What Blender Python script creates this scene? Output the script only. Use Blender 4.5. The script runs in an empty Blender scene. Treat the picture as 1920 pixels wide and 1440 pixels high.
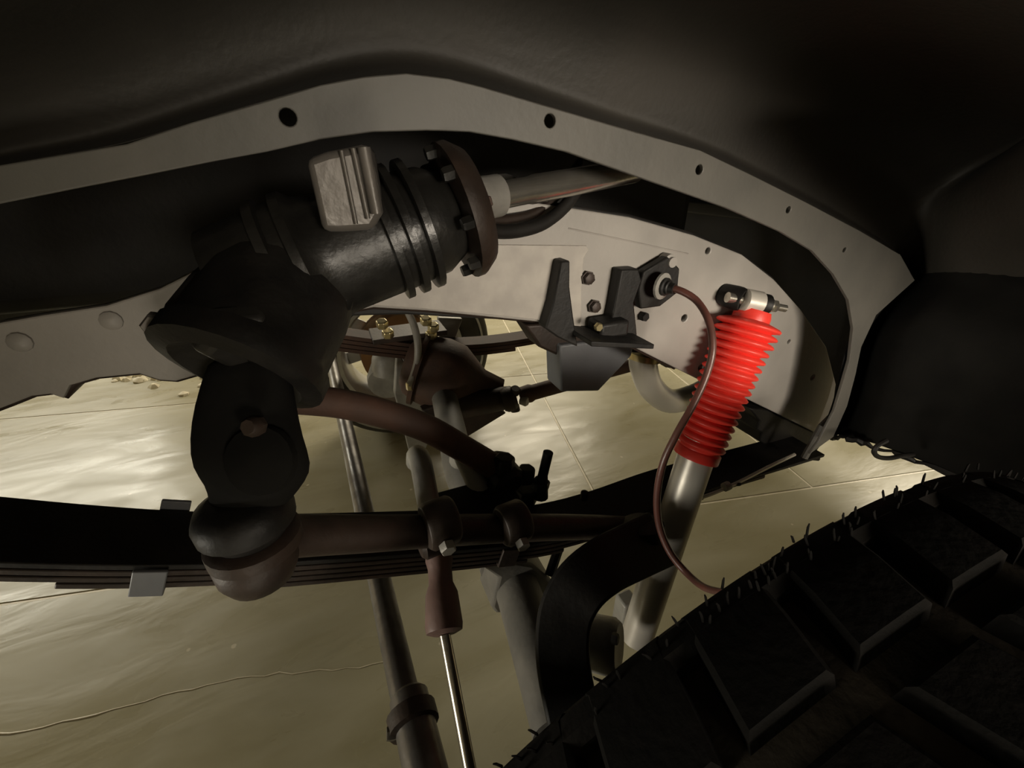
import bpy, bmesh, math, random
from mathutils import Vector, Matrix
random.seed(7)
SC = bpy.context.scene
COL = SC.collection
PI = math.pi

# ------------------------------------------------------------------ camera
F_PX, CAM_H = 800.0, 1.03
PITCH, YAW = math.radians(27.25), math.radians(22.68)
FW = Vector((math.sin(YAW)*math.cos(PITCH), math.cos(YAW)*math.cos(PITCH), -math.sin(PITCH)))
RT = Vector((math.cos(YAW), -math.sin(YAW), 0))
UP = RT.cross(FW)
EYE = Vector((0, 0, CAM_H))
cam = bpy.data.cameras.new('camera')
cam.sensor_width = 36; cam.lens = F_PX/1920*36; cam.clip_start = 0.01; cam.clip_end = 60
camo = bpy.data.objects.new('camera', cam); COL.objects.link(camo)
camo.matrix_world = Matrix.Translation(EYE) @ Matrix((RT, UP, -FW)).transposed().to_4x4()
SC.camera = camo

# ------------------------------------------------------------------ world, lamps, exposure
w = bpy.data.worlds.new('world'); SC.world = w; w.use_nodes = True
w.node_tree.nodes['Background'].inputs[0].default_value = (1, .9, .74, 1)
w.node_tree.nodes['Background'].inputs[1].default_value = 0.0
SC.view_settings.view_transform = 'Standard'; SC.view_settings.look = 'None'
SC.view_settings.gamma = 1; SC.view_settings.exposure = 0.0
SC.view_settings.use_curve_mapping = False
def lamp(name, loc, target, size, power, col, sy=None):
    l = bpy.data.lights.new(name, 'AREA'); l.energy = power; l.color = col
    l.shape = 'RECTANGLE' if sy else 'SQUARE'; l.size = size
    if sy: l.size_y = sy
    o = bpy.data.objects.new(name, l); COL.objects.link(o); o.location = loc
    o.rotation_euler = (Vector(target)-Vector(loc)).to_track_quat('-Z', 'Y').to_euler()
    o['label'] = name.replace('_', ' '); return o
lamp('ceiling_lamp_front', (-3.4, 5.4, 2.7), (-2.2, 3.6, 0), 2.4, 130, (1, .95, .80), 1.0)
lamp('ceiling_lamp_far', (1.8, 4.8, 2.7), (1.6, 3.4, 0), 2.6, 140, (1, .89, .68), 1.2)
lamp('ceiling_lamp_side', (4.6, 1.1, 2.4), (2.0, .7, 0), .5, 110, (1, .90, .72), .3)
lamp('fill_light_near', (.5, -1.25, 1.04), (.42, .42, .84), .5, 1.75, (1, .89, .74), .3).data.spread = math.radians(38)  # added fill, stands in for garage light bouncing in over the tire
lamp('fill_light_ground', (-.15, -.85, .28), (.28, .34, 1.0), .3, .9, (1, .91, .74), .3).data.spread = math.radians(80)  # added fill from below, stands in for bounce off the outer floor
lamp('fill_light_front', (-2.0, .02, .45), (.4, .36, .78), .6, 3.2, (1, .93, .78), .4).data.spread = math.radians(60)  # added low fill that brightens boot and underside from the front

# ------------------------------------------------------------------ helpers
def ray(x, y): return FW*F_PX + RT*(x-960) + UP*(720-y)
def P(x, y, Y): d = ray(x, y); return EYE + d*(Y/d.y)
def PZ(x, y, z): d = ray(x, y); return EYE + d*((z-CAM_H)/d.z)
def RP(p, px): return px*((Vector(p)-EYE).dot(FW))/F_PX     # a width seen as px pixels at p, in metres
def V(*a): return Vector(a)

class MB:
    def __init__(s): s.v = []; s.f = []
    def add(s, vs, fs):
        b = len(s.v); s.v += [Vector(q) for q in vs]; s.f += [tuple(i+b for i in f) for f in fs]; return s
    def tube(s, pts, r, n=14, caps=True, flat=None):
        pts = [Vector(p) for p in pts]; m = len(pts)
        rs = list(r) if hasattr(r, '__len__') else [r]*m
        T = []
        for i in range(m):
            a = pts[max(i-1, 0)]; b = pts[min(i+1, m-1)]; T.append((b-a).normalized())
        u = T[0].orthogonal().normalized(); vs = []
        for i in range(m):
            u = (u - T[i]*u.dot(T[i])).normalized(); w_ = T[i].cross(u)
            for k in range(n):
                a = 2*PI*k/n; vs.append(pts[i] + (u*math.cos(a)+w_*math.sin(a))*rs[i])
        fs = []
        for i in range(m-1):
            for k in range(n):
                fs.append((i*n+k, i*n+(k+1) % n, (i+1)*n+(k+1) % n, (i+1)*n+k))
        if caps:
            fs.append(tuple(range(n))[::-1]); fs.append(tuple((m-1)*n+k for k in range(n)))
        return s.add(vs, fs)
    def lathe(s, p, axis, prof, n=24, ref=None):
        """prof: (t along axis, radius)"""
        ax = Vector(axis).normalized(); u = (Vector(ref) if ref else ax.orthogonal())
        u = (u-ax*u.dot(ax)).normalized(); w_ = ax.cross(u); p = Vector(p); vs = []
        for t, r in prof:
            for k in range(n):
                a = 2*PI*k/n; vs.append(p+ax*t+(u*math.cos(a)+w_*math.sin(a))*max(r, 1e-5))
        m = len(prof); fs = []
        for i in range(m-1):
            for k in range(n):
                fs.append((i*n+k, i*n+(k+1) % n, (i+1)*n+(k+1) % n, (i+1)*n+k))
        fs.append(tuple(range(n))[::-1]); fs.append(tuple((m-1)*n+k for k in range(n)))
        return s.add(vs, fs)
    def hexa(s, p, axis, r, h): return s.lathe(p, axis, [(0, r), (h*.8, r), (h, r*.86)], 6)
    def prism(s, poly, ext):
        e = Vector(ext); a = [Vector(q) for q in poly]; n = len(a)
        fs = [tuple(range(n))[::-1], tuple(range(n, 2*n))]
        for k in range(n): fs.append((k, (k+1) % n, n+(k+1) % n, n+k))
        return s.add(a+[q+e for q in a], fs)
    def box(s, c, dx, dy, dz):
        c = Vector(c); dx, dy, dz = Vector(dx)/2, Vector(dy)/2, Vector(dz)/2
        return s.prism([c-dx-dy-dz, c+dx-dy-dz, c+dx+dy-dz, c-dx+dy-dz], dz*2)
    def grid(s, rows):
        m = len(rows); n = len(rows[0])
        fs = [(i*n+k, i*n+k+1, (i+1)*n+k+1, (i+1)*n+k) for i in range(m-1) for k in range(n-1)]
        return s.add([q for r in rows for q in r], fs)

def wloc(o):
    l = Vector((0, 0, 0))
    while o is not None: l += o.location; o = o.parent
    return l
def finish(me, ang=40):
    bm = bmesh.new(); bm.from_mesh(me)
    bmesh.ops.recalc_face_normals(bm, faces=bm.faces[:]); bm.to_mesh(me); bm.free()
    me.polygons.foreach_set('use_smooth', [True]*len(me.polygons))
    me.set_sharp_from_angle(angle=math.radians(ang)); me.update()
def tag(o, label=None, cat=None, group=None, kind=None):
    for k, v_ in (('label', label), ('category', cat), ('group', group), ('kind', kind)):
        if v_: o[k] = v_
    return o
def obj(name, mb, mat, parent=None, bevel=0, ang=40, label=None, sub=0, solid=0, kind=None, recalc=True):
    base = wloc(parent)
    if parent is None:
        n = len(mb.v); base = Vector((sum(q.x for q in mb.v)/n, sum(q.y for q in mb.v)/n, min(q.z for q in mb.v)))
    me = bpy.data.meshes.new(name)
    me.from_pydata([tuple(q-base) for q in mb.v], [], mb.f); me.materials.append(mat)
    finish(me, ang)
    o = bpy.data.objects.new(name, me); COL.objects.link(o)
    if parent is None: o.location = base
    else: o.parent = parent
    if solid:
        m = o.modifiers.new('thick', 'SOLIDIFY'); m.thickness = solid; m.offset = 0
    if bevel:
        m = o.modifiers.new('bevel', 'BEVEL'); m.width = bevel; m.segments = 2; m.limit_method = 'ANGLE'; m.angle_limit = math.radians(40)
    if sub:
        m = o.modifiers.new('sub', 'SUBSURF'); m.levels = m.render_levels = sub
    if label: o['label'] = label
    if kind: o['kind'] = kind
    return o
def thing(name, loc, label, cat, group=None):
    o = bpy.data.objects.new(name, None); COL.objects.link(o); o.location = loc; o.empty_display_size = .02
    return tag(o, label, cat, group)
def catmull(pts, k=6):
    pts = [Vector(p) for p in pts]; out = []
    for i in range(len(pts)-1):
        p0 = pts[max(i-1, 0)]; p1 = pts[i]; p2 = pts[i+1]; p3 = pts[min(i+2, len(pts)-1)]
        for j in range(k):
            t = j/k
            out.append(.5*((2*p1)+(p2-p0)*t+(2*p0-5*p1+4*p2-p3)*t*t+(3*p1-p0-3*p2+p3)*t*t*t))
    out.append(pts[-1]); return out
def plate(name, outline, holes, Y, thick, mat, parent, bev=.0008, smooth=True):
    """sheet metal lying in the plane y = Y; outline: world XZ points; holes: (x, z, r)"""
    cu = bpy.data.curves.new('plate_curve', 'CURVE'); cu.dimensions = '2D'; cu.fill_mode = 'BOTH'
    cu.extrude = thick/2; cu.bevel_depth = bev; cu.bevel_resolution = 1; cu.offset = -bev
    def sp(q):
        s = cu.splines.new('POLY'); s.points.add(len(q)-1); s.use_cyclic_u = True
        for i, (x, z) in enumerate(q): s.points[i].co = (x, z, 0, 1)
    sp(outline)
    for hx, hz, hr in holes: sp([(hx+hr*math.cos(2*PI*k/16), hz+hr*math.sin(2*PI*k/16)) for k in range(16)])
    t = bpy.data.objects.new('tmp', cu); COL.objects.link(t)
    dg = bpy.context.evaluated_depsgraph_get(); me = bpy.data.meshes.new_from_object(t.evaluated_get(dg))
    bpy.data.objects.remove(t); bpy.data.curves.remove(cu)
    base = wloc(parent)
    for v_ in me.vertices:
        x, z, y = v_.co; v_.co = Vector((x, Y+y, z))-base
    me.flip_normals(); me.materials.clear(); me.materials.append(mat); me.name = name
    me.polygons.foreach_set('use_smooth', [True]*len(me.polygons)); me.set_sharp_from_angle(angle=math.radians(35))
    o = bpy.data.objects.new(name, me); COL.objects.link(o); o.parent = parent
    return o
def XZ(pts, Y, smooth=0):
    q = [P(x, y, Y) for x, y in pts]
    if smooth: q = catmull(q, smooth)
    return [(p.x, p.z) for p in q]

# ------------------------------------------------------------------ materials
def mat(name, c1, c2=None, rough=.5, metal=0.0, scale=30, bump=.0, bscale=None, r2=None, spec=.5, thr=(.35, .65), coat=0):
    m = bpy.data.materials.new(name); m.use_nodes = True
    nt = m.node_tree; N = nt.nodes; L = nt.links; b = N['Principled BSDF']
    b.inputs['Metallic'].default_value = metal; b.inputs['Roughness'].default_value = rough
    b.inputs['Specular IOR Level'].default_value = spec; b.inputs['Coat Weight'].default_value = coat
    tc = N.new('ShaderNodeTexCoord')
    n1 = N.new('ShaderNodeTexNoise'); n1.inputs['Scale'].default_value = scale; n1.inputs['Detail'].default_value = 6
    L.new(tc.outputs['Object'], n1.inputs['Vector'])
    rp = N.new('ShaderNodeValToRGB'); e = rp.color_ramp.elements
    e[0].position, e[1].position = thr; e[0].color = (*c1, 1); e[1].color = (*(c2 or c1), 1)
    L.new(n1.outputs['Fac'], rp.inputs['Fac']); L.new(rp.outputs['Color'], b.inputs['Base Color'])
    if r2 is not None:
        mr = N.new('ShaderNodeMapRange'); mr.inputs[1].default_value = .35; mr.inputs[2].default_value = .65
        mr.inputs[3].default_value = rough; mr.inputs[4].default_value = r2
        L.new(n1.outputs['Fac'], mr.inputs[0]); L.new(mr.outputs[0], b.inputs['Roughness'])
    if bump:
        n2 = N.new('ShaderNodeTexNoise'); n2.inputs['Scale'].default_value = bscale or scale*6; n2.inputs['Detail'].default_value = 4
        L.new(tc.outputs['Object'], n2.inputs['Vector'])
        bp = N.new('ShaderNodeBump'); bp.inputs['Strength'].default_value = bump; bp.inputs['Distance'].default_value = .002
        L.new(n2.outputs['Fac'], bp.inputs['Height']); L.new(bp.outputs['Normal'], b.inputs['Normal'])
    return m
M_APRON = mat('apron_undercoat', (.034, .031, .026), (.044, .039, .032), .55, 0, 9, .25, 160, r2=.65)
M_FLANGE = mat('flange_primer', (.095, .091, .08), (.12, .113, .098), .5, 0, 14, .12, 120)
M_FRAME = mat('frame_paint', (.25, .235, .215), (.3, .28, .255), .42, 0, 12, .15, 180, r2=.55)
M_PATCH = mat('frame_bare_primer', (.38, .35, .31), (.31, .285, .255), .5, 0, 40, .1, 200)
M_BLACK = mat('chassis_black', (.006, .0055, .005), (.011, .0095, .008), .5, 0, 30, .2, 200, r2=.65, spec=.35)
M_SPLASH = mat('splash_rubber_black', (.005, .0048, .0042), (.008, .0075, .0065), .9, 0, 20, .2, 150, spec=.12)
M_GLOSS = mat('gloss_black_paint', (.011, .0105, .0095), (.02, .0185, .016), .3, 0, 25, .25, 150, r2=.45)
M_GEAR = mat('gear_casting', (.11, .10, .09), (.15, .135, .12), .32, .2, 25, .35, 110, r2=.5)
M_BROWN = mat('rusty_brown', (.075, .036, .022), (.05, .027, .018), .75, .0, 22, .3, 140)
M_DKBROWN = mat('dark_rust', (.022, .015, .011), (.04, .025, .018), .55, .2, 30, .3, 140)
M_GREY = mat('weathered_grey', (.34, .33, .3), (.22, .21, .19), .5, .2, 18, .3, 120)
M_AXLE = mat('axle_grey', (.17, .16, .14), (.11, .105, .095), .6, .0, 18, .3, 120)
M_BRKT = mat('bracket_grey_blue', (.13, .135, .145), (.16, .165, .175), .5, .0, 14, .1, 120)
M_STEEL = mat('silver_shock_paint', (.62, .58, .52), (.55, .52, .46), .3, .35, 10, .06, 150, r2=.42)
M_CHROME = mat('bright_steel', (.62, .59, .52), (.5, .47, .41), .22, .9, 30, .08, 150)
M_TIE = mat('tie_rod_steel', (.2, .19, .18), (.12, .11, .10), .3, .7, 30, .15, 160, r2=.42)
M_ZINC = mat('yellow_zinc', (.62, .52, .28), (.45, .38, .22), .3, .85, 40)
M_RED = mat('red_rubber', (.82, .05, .035), (.74, .045, .03), .42, 0, 20, .08, 200)
M_HOSE = mat('hose_rubber_brown', (.13, .05, .038), (.09, .038, .03), .38, 0, 30, .1, 200)
M_HOSEG = mat('hose_grey', (.22, .2, .17), (.17, .155, .13), .5, 0, 30)
M_TIRE = mat('tire_rubber', (.004, .0038, .0032), (.007, .006, .005), .8, 0, 18, .35, 160, spec=.1)
M_TIREG = mat('tire_groove', (.032, .025, .016), (.02, .016, .011), .8, 0, 25, .3, 160, spec=.3)
M_FTIRE = mat('far_tire_rubber', (.05, .046, .04), (.075, .068, .058), .65, 0, 14, .2, 120)
M_RIM = mat('rim_silver', (.6, .6, .6), (.5, .5, .5), .35, .6, 14)
M_DRUM = mat('drum_orange_rust', (.36, .19, .08), (.27, .14, .06), .6, .2, 18, .2, 120)
M_BOOT = mat('boot_pinkish_brown', (.16, .095, .08), (.11, .07, .06), .55, 0, 25, .2, 150)
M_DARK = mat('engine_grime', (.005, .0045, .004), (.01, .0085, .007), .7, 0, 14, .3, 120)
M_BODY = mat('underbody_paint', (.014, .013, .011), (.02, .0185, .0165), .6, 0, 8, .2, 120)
M_WALL = mat('garage_wall_paint', (.62, .56, .44), (.66, .6, .48), .7, 0, 2, .05, 60)
M_CEIL = mat('garage_ceiling_paint', (.5, .46, .38), (.54, .5, .42), .8, 0, 2)
M_GROUT = mat('joint_filler', (.8, .73, .58), (.66, .6, .46), .4, 0, 30, .3, 100)
M_RUBBLE = mat('pale_rubble', (.85, .78, .6), (.6, .54, .4), .6, 0, 22, .5, 60)

def concrete():
    m = bpy.data.materials.new('concrete'); m.use_nodes = True
    nt = m.node_tree; N = nt.nodes; L = nt.links; b = N['Principled BSDF']
    g = N.new('ShaderNodeNewGeometry'); pos = g.outputs['Position']
    def noise(sc, det=6, dist=0, vec=pos):
        n = N.new('ShaderNodeTexNoise'); n.inputs['Scale'].default_value = sc; n.inputs['Detail'].default_value = det
        n.inputs['Distortion'].default_value = dist; L.new(vec, n.inputs['Vector']); return n.outputs['Fac']
    mp = N.new('ShaderNodeMapping'); mp.inputs['Scale'].default_value = (1, 2.6, 1); mp.inputs['Rotation'].default_value = (0, 0, .3)
    L.new(pos, mp.inputs['Vector'])
    a = noise(1.6, 7, .6, mp.outputs[0])
    rp = N.new('ShaderNodeValToRGB'); e = rp.color_ramp.elements
    e[0].position = .33; e[0].color = (.30, .27, .165, 1); e[1].position = .68; e[1].color = (.42, .39, .28, 1)
    L.new(a, rp.inputs['Fac'])
    # speckles of pale chips
    vo = N.new('ShaderNodeTexVoronoi'); vo.inputs['Scale'].default_value = 9; L.new(pos, vo.inputs['Vector'])
    n5 = noise(60, 3); ad = N.new('ShaderNodeMath'); ad.operation = 'MULTIPLY_ADD'; ad.inputs[1].default_value = .12
    L.new(n5, ad.inputs[0]); L.new(vo.outputs['Distance'], ad.inputs[2])
    ch = N.new('ShaderNodeMapRange'); ch.inputs[1].default_value = .115; ch.inputs[2].default_value = .095; L.new(ad.outputs[0], ch.inputs[0])
    mx = N.new('ShaderNodeMix'); mx.data_type = 'RGBA'; L.new(ch.outputs[0], mx.inputs[0])
    L.new(rp.outputs['Color'], mx.inputs[6]); mx.inputs[7].default_value = (.6, .55, .42, 1)
    L.new(mx.outputs[2], b.inputs['Base Color'])
    mr = N.new('ShaderNodeMapRange'); mr.inputs[1].default_value = .3; mr.inputs[2].default_value = .7
    mr.inputs[3].default_value = .22; mr.inputs[4].default_value = .42
    L.new(noise(3.2, 5, 1.0, mp.outputs[0]), mr.inputs[0]); L.new(mr.outputs[0], b.inputs['Roughness'])
    bp = N.new('ShaderNodeBump'); bp.inputs['Strength'].default_value = .22; bp.inputs['Distance'].default_value = .015
    L.new(noise(2.6, 4, .5, mp.outputs[0]), bp.inputs['Height'])
    L.new(bp.outputs['Normal'], b.inputs['Normal'])
    return m
M_CONC = concrete()

# ------------------------------------------------------------------ the garage
RX0, RX1, RY0, RY1, RH = -5.0, 6.5, -4.0, 7.0, 2.9
fl = obj('floor', MB().box((.75, 1.5, -.052), (RX1-RX0, 0, 0), (0, RY1-RY0, 0), (0, 0, .1)), M_GROUT); tag(fl, kind='structure', label='grey concrete garage floor with pale filled joints')
def clip(poly, a, b, c):          # keep a*x+b*y<=c
    out = []
    for i in range(len(poly)):
        p, q = poly[i], poly[(i+1) % len(poly)]; dp = a*p[0]+b*p[1]-c; dq = a*q[0]+b*q[1]-c
        if dp <= 0: out.append(p)
        if dp*dq < 0:
            t = dp/(dp-dq); out.append((p[0]+t*(q[0]-p[0]), p[1]+t*(q[1]-p[1])))
    return out
ca, sa = math.cos(math.radians(12)), math.sin(math.radians(12))
vb = [-9, .97, 2.05, 9]; lines_u = {0: [], 1: [.5, 1.28, 2.1], 2: [-.9, .5, 1.28, 2.1]}
room = [(RX0, RY0), (RX1, RY0), (RX1, RY1), (RX0, RY1)]; G = .0035
for r in range(3):
    us = [-20]+lines_u[r]+[20]
    for i in range(len(us)-1):
        q = clip(room, sa, ca, vb[r+1]-G); q = clip(q, -sa, -ca, -(vb[r]+G))
        q = clip(q, ca, -sa, us[i+1]-G); q = clip(q, -ca, sa, -(us[i]+G))
        if len(q) > 2:
            obj('slab', MB().prism([V(x, y, -.02) for x, y in q], V(0, 0, .02)), M_CONC, fl, bevel=.002)
# a hairline crack with pale chipped edges, running through the near slab
pts = []
for i in range(60):
    t = i/59; u = -1.9+t*1.75; v_ = .642+.012*math.sin(u*9)+random.uniform(-.004, .004)
    pts.append(V(u*ca+v_*sa, -u*sa+v_*ca, .0006))
obj('crack', MB().tube(pts, [.0028*(1-.75*i/59)*random.uniform(.5, 1.3) for i in range(60)], 6), M_GROUT, fl, label='pale chipped crack')
# broken pale edge of the concrete under the front of the truck
rb = MB()
for i in range(230):
    x = random.uniform(-2.6, -.62); y = 2.62+.12*random.uniform(-1, 1)**3*2+(x+1.1)*-.12+random.uniform(0, .35)
    s = random.uniform(.012, .035)
    rb.lathe((x, y, -.004), (random.uniform(-.2, .2), random.uniform(-.2, .2), 1), [(0, s), (s*.4, s*random.uniform(.7, 1)), (s*.75, s*.3)], random.choice([5, 6, 7]), ref=(random.uniform(-1, 1), random.uniform(-1, 1), 0))
obj('rubble_strip', rb, M_RUBBLE, fl, kind='stuff', label='pale broken rubble along the slab edge')
T = .12
def wall(name, c, sx, sy, sz, m): tag(obj(name, MB().box(c, (sx, 0, 0), (0, sy, 0), (0, 0, sz)), m), kind='structure')
cxm, cym = (RX0+RX1)/2, (RY0+RY1)/2
wall('wall_back', (cxm, RY1+T/2, RH/2), RX1-RX0+2*T, T, RH, M_WALL)
wall('wall_front', (cxm, RY0-T/2, RH/2), RX1-RX0+2*T, T, RH, M_WALL)
wall('wall_left', (RX0-T/2, cym, RH/2), T, RY1-RY0, RH, M_WALL)
wall('wall_right', (RX1+T/2, cym, RH/2), T, RY1-RY0, RH, M_WALL)
wall('ceiling', (cxm, cym, RH+T/2), RX1-RX0+2*T, RY1-RY0+2*T, T, M_CEIL)

# ------------------------------------------------------------------ body shell above the axle
bt = thing('truck_body', (1.0, .7, .85), 'dark underside of the truck body above the engine bay and axle', 'car body')
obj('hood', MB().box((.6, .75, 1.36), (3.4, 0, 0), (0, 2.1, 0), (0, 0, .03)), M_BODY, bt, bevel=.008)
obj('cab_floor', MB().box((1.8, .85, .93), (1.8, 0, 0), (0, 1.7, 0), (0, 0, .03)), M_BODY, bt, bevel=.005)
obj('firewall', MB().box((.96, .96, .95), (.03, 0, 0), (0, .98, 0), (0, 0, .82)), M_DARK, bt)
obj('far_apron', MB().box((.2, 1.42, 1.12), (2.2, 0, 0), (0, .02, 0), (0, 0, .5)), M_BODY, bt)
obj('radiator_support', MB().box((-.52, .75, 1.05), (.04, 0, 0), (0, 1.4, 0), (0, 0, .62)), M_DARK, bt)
en = thing('engine', (.15, .85, .8), 'dark grimy engine block hidden behind the frame rail', 'engine')
obj('block', MB().box((.1, .85, 1.08), (1.1, 0, 0), (0, .36, 0), (0, 0, .42)), M_DARK, en, bevel=.02)
obj('oil_pan', MB().prism([V(-.12, .72, .9), V(.5, .72, .9), V(.5, .98, .9), V(-.12, .98, .9)], V(0, 0, -.06)), M_DARK, en, bevel=.02)

# ------------------------------------------------------------------ inner fender
YF = .34
TOP = [(-150, 345), (0, 310), (120, 290), (240, 270), (360, 230), (500, 190), (600, 160), (680, 145), (760, 138), (840, 148), (900, 163), (1035, 203), (1160, 240), (1310, 282), (1410, 330), (1510, 380), (1610, 433), (1685, 477), (1712, 525), (1640, 590), (1612, 650), (1602, 700), (1586, 760), (1560, 818)]
BOT = [(1516, 850), (1532, 828), (1562, 770), (1577, 720), (1590, 675), (1597, 615), (1588, 562), (1560, 514), (1520, 470), (1460, 434), (1360, 390), (1260, 355), (1160, 320), (1060, 285), (960, 262), (880, 248), (800, 245), (700, 248), (600, 262), (500, 285), (400, 303), (280, 327), (150, 352), (0, 382), (-150, 420)]
apron = thing('inner_fender', P(800, 300, YF), 'dark grey inner fender panel arching over the whole wheel well', 'fender panel')
holes = []
for hx, hy, hr in ((540, 220, 15), (1029, 227, 11.5), (1308, 318, 8.5), (1475, 393, 6), (1580, 468, 4.5), (1240, 268, 0)):
    if hr:
        p = P(hx, hy, YF); holes.append((p.x, p.z, RP(p, hr)))
plate('flange', XZ(TOP, YF)+XZ(BOT, YF), holes, YF, .003, M_FLANGE, apron)['label'] = 'paler drilled mounting flange'
rows = [[P(x, y, YF) for x, y in TOP]]
band = {0: 60, 1: 55, 2: 55, 3: 55, 4: 55, 5: 56, 6: 62, 7: 68, 8: 70, 9: 64, 10: 58, 11: 46, 12: 40, 13: 36, 14: 32, 15: 28, 16: 20, 17: 8}
C0 = V(850, 760)
def outw(i, d):
    a = V(*TOP[i]); n = (a-C0).normalized(); return a+n*d
rows.append([P(*(outw(i, band.get(i, 0)*.25)), YF+.045) for i in range(len(TOP))])
rows.append([P(*(outw(i, band.get(i, 0)*.85)), YF+.045) for i in range(len(TOP))])
rows.append([P(*(outw(i, band.get(i, 0)*1.15+2)), YF+.043) for i in range(len(TOP))])
for d, yy in ((130, .325), (280, .28), (520, .2), (800, .1)):
    r = []
    for i in range(len(TOP)):
        if i <= 17:
            r.append(P(*outw(i, band.get(i, 0)+d), yy+(.045 if d < 300 else .02)))
        else:
            b = rows[0][i]; k = (.34-yy); r.append(V(b.x+.05*min(k/.1, 1), yy, b.z+.006))
    # the crease running up and right from the rear corner
    dd = {130: (1775, 365), 280: (1850, 260), 520: (1960, 110), 800: (2080, -70)}[d]
    r[17] = P(dd[0], dd[1], yy)
    rows.append(r)
last = rows[-1]
for yy, g in ((0, 1.05), (-.14, 1.08), (-.25, 1.1)):
    rows.append([V(.2+(q.x-.2)*(g if i < 18 else 1.0), yy, min(.9+(q.z-.9)*g, 1.33) if i < 18 else q.z) for i, q in enumerate(last)])
obj('panel', MB().grid([r[:19] for r in rows]), M_APRON, apron, solid=.002, sub=2, ang=180)
obj('splash_panel', MB().grid([[r[17]*.25+r[18]*.75+V(.004, 0, .002)]+[q+V(.004, 0, 0) for q in r[18:]] for r in [[q+V(-.03, .006, 0) for q in rows[0]]]+rows]), M_SPLASH, apron, solid=.002, sub=2, ang=180, label='black rear splash panel')
# ragged seam sealer along the bottom of the rear panel
edge = [r[-1] for r in rows[3:]]
edge = catmull(edge, 8)
obj('seam_sealer', MB().tube([q+V(random.uniform(-.002, .002), 0, random.uniform(-.005, .002)) for q in edge], [random.uniform(.002, .006) for _ in edge], 7), M_BLACK, apron, label='ragged black bead of sealer')

# ------------------------------------------------------------------ frame rail
YR = .42
FT = [(-90, 640), (0, 604), (80, 590), (200, 572), (300, 540), (420, 480), (520, 430), (640, 392), (760, 368), (900, 365), (1065, 389), (1180, 407), (1300, 441), (1390, 477), (1450, 524), (1500, 580), (1548, 650), (1566, 720), (1558, 780), (1542, 815)]
FB = [(1530, 812), (1470, 782), (1400, 748), (1330, 722), (1270, 692), (1190, 652), (1100, 618), (1000, 602), (900, 592), (800, 582), (700, 576), (610, 592), (500, 622), (420, 662), (372, 702), (330, 714), (300, 712), (262, 700), (230, 703), (180, 708), (132, 722), (120, 746), (96, 738), (60, 742), (20, 758), (-90, 800)]
fr = thing('frame_rail', P(700, 576, YR), 'heavy grey arched frame rail with bolt holes behind the shock', 'frame')
fh = []
for hx, hy, hr in ((1010, 520, 5.5), (1326, 470, 6), (1282, 596, 7), (1313, 688, 6), (1522, 707, 6), (1478, 640, 4), (1205, 592, 5), (880, 508, 5)):
    p = P(hx, hy, YR); fh.append((p.x, p.z, RP(p, hr)))
plate('rail', XZ(FT, YR)+XZ(FB, YR), fh, YR+.004, .008, M_FRAME, fr, .0015)
def flange_strip(path, Ya, Yb, th, name, m):
    pa = [P(x, y, YR) for x, y in path]; mb = MB()
    mb.grid([[V(q.x, Ya, q.z) for q in pa], [V(q.x, Yb, q.z) for q in pa]])
    return obj(name, mb, m, fr, solid=th)
flange_strip(FB[4:], YR+.004, YR+.075, .006, 'lower_flange', M_DKBROWN)
flange_strip(FT[8:], YR+.004, YR+.06, .006, 'upper_flange', M_BLACK)
plate('reinforcement_plate', XZ([(690, 528), (760, 492), (880, 458), (1098, 460), (1103, 468), (1093, 484), (1089, 540), (1088, 612), (1000, 598), (900, 588), (790, 578), (700, 572), (682, 552)], YR-.002), [(p_[0], p_[1], p_[2]) for p_ in fh if p_[2] and False], YR-.0015, .003, M_PATCH, fr)['label'] = 'paler bare reinforcement plate'
obj('crossmember', MB().prism([P(x, y, .57) for x, y in ((590, 550), (1000, 560), (1040, 604), (900, 598), (760, 590), (640, 594), (590, 580))], V(0, .06, 0)), M_DARK, fr, bevel=.003)
# raised seam line on the upper web
obj('seam', MB().tube([P(1065, 428, YR-.001), P(1180, 452, YR-.001), P(1290, 476, YR-.001)], .0012, 6), M_FRAME, fr)
# gusset that twists out to the front spring hanger
for bx, by in ((300, 605), (210, 600), (40, 640)):
    obj('rivet', MB().lathe(P(bx, by, YR), (0, -1, 0), [(0, .008), (.003, .0075), (.0055, .004)], 12), M_FRAME, fr)

# ------------------------------------------------------------------ bump stop bracket on the rail
bs = thing('bump_stop_bracket', P(1140, 620, YR-.03), 'black two legged bump stop bracket bolted to the middle of the frame rail', 'bracket')
def leg(px):
    mb = MB(); a = [P(x, y, YR-.002) for x, y in px]; return mb, a
mb, a = leg([(1036, 484), (1052, 482), (1052, 530), (1058, 575), (1068, 640), (1030, 622), (1008, 606), (1022, 560)])
obj('leg', mb.prism(a, V(0, -.02, 0)), M_BLACK, bs, bevel=.002)
mb, a = leg([(1148, 500), (1180, 498), (1186, 520), (1172, 560), (1180, 632), (1142, 640), (1122, 630), (1136, 570)])
obj('leg', mb.prism(a, V(0, -.018, 0)), M_BLACK, bs, bevel=.002)
q0, q1 = P(1082, 628, YR-.03), P(1196, 634, YR-.03)
obj('cross_plate', MB().box((q0+q1)/2, q1-q0, (0, .06, 0), (0, 0, .006)), M_BLACK, bs, bevel=.001)
obj('rubber_bumper', MB().box((P(1140, 612, YR-.02)), (.04, 0, 0), (0, .03, 0), (0, 0, .02)), M_BLACK, bs, bevel=.004)
for bx, by in ((1101, 521), (1113, 574)):
    p = P(bx, by, YR-.004)
    obj('bolt', MB().lathe(p, (0, -1, 0), [(0, .0085), (.002, .0085), (.002, .007), (.007, .0065), (.008, .004)], 6), M_DKBROWN, bs)
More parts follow.
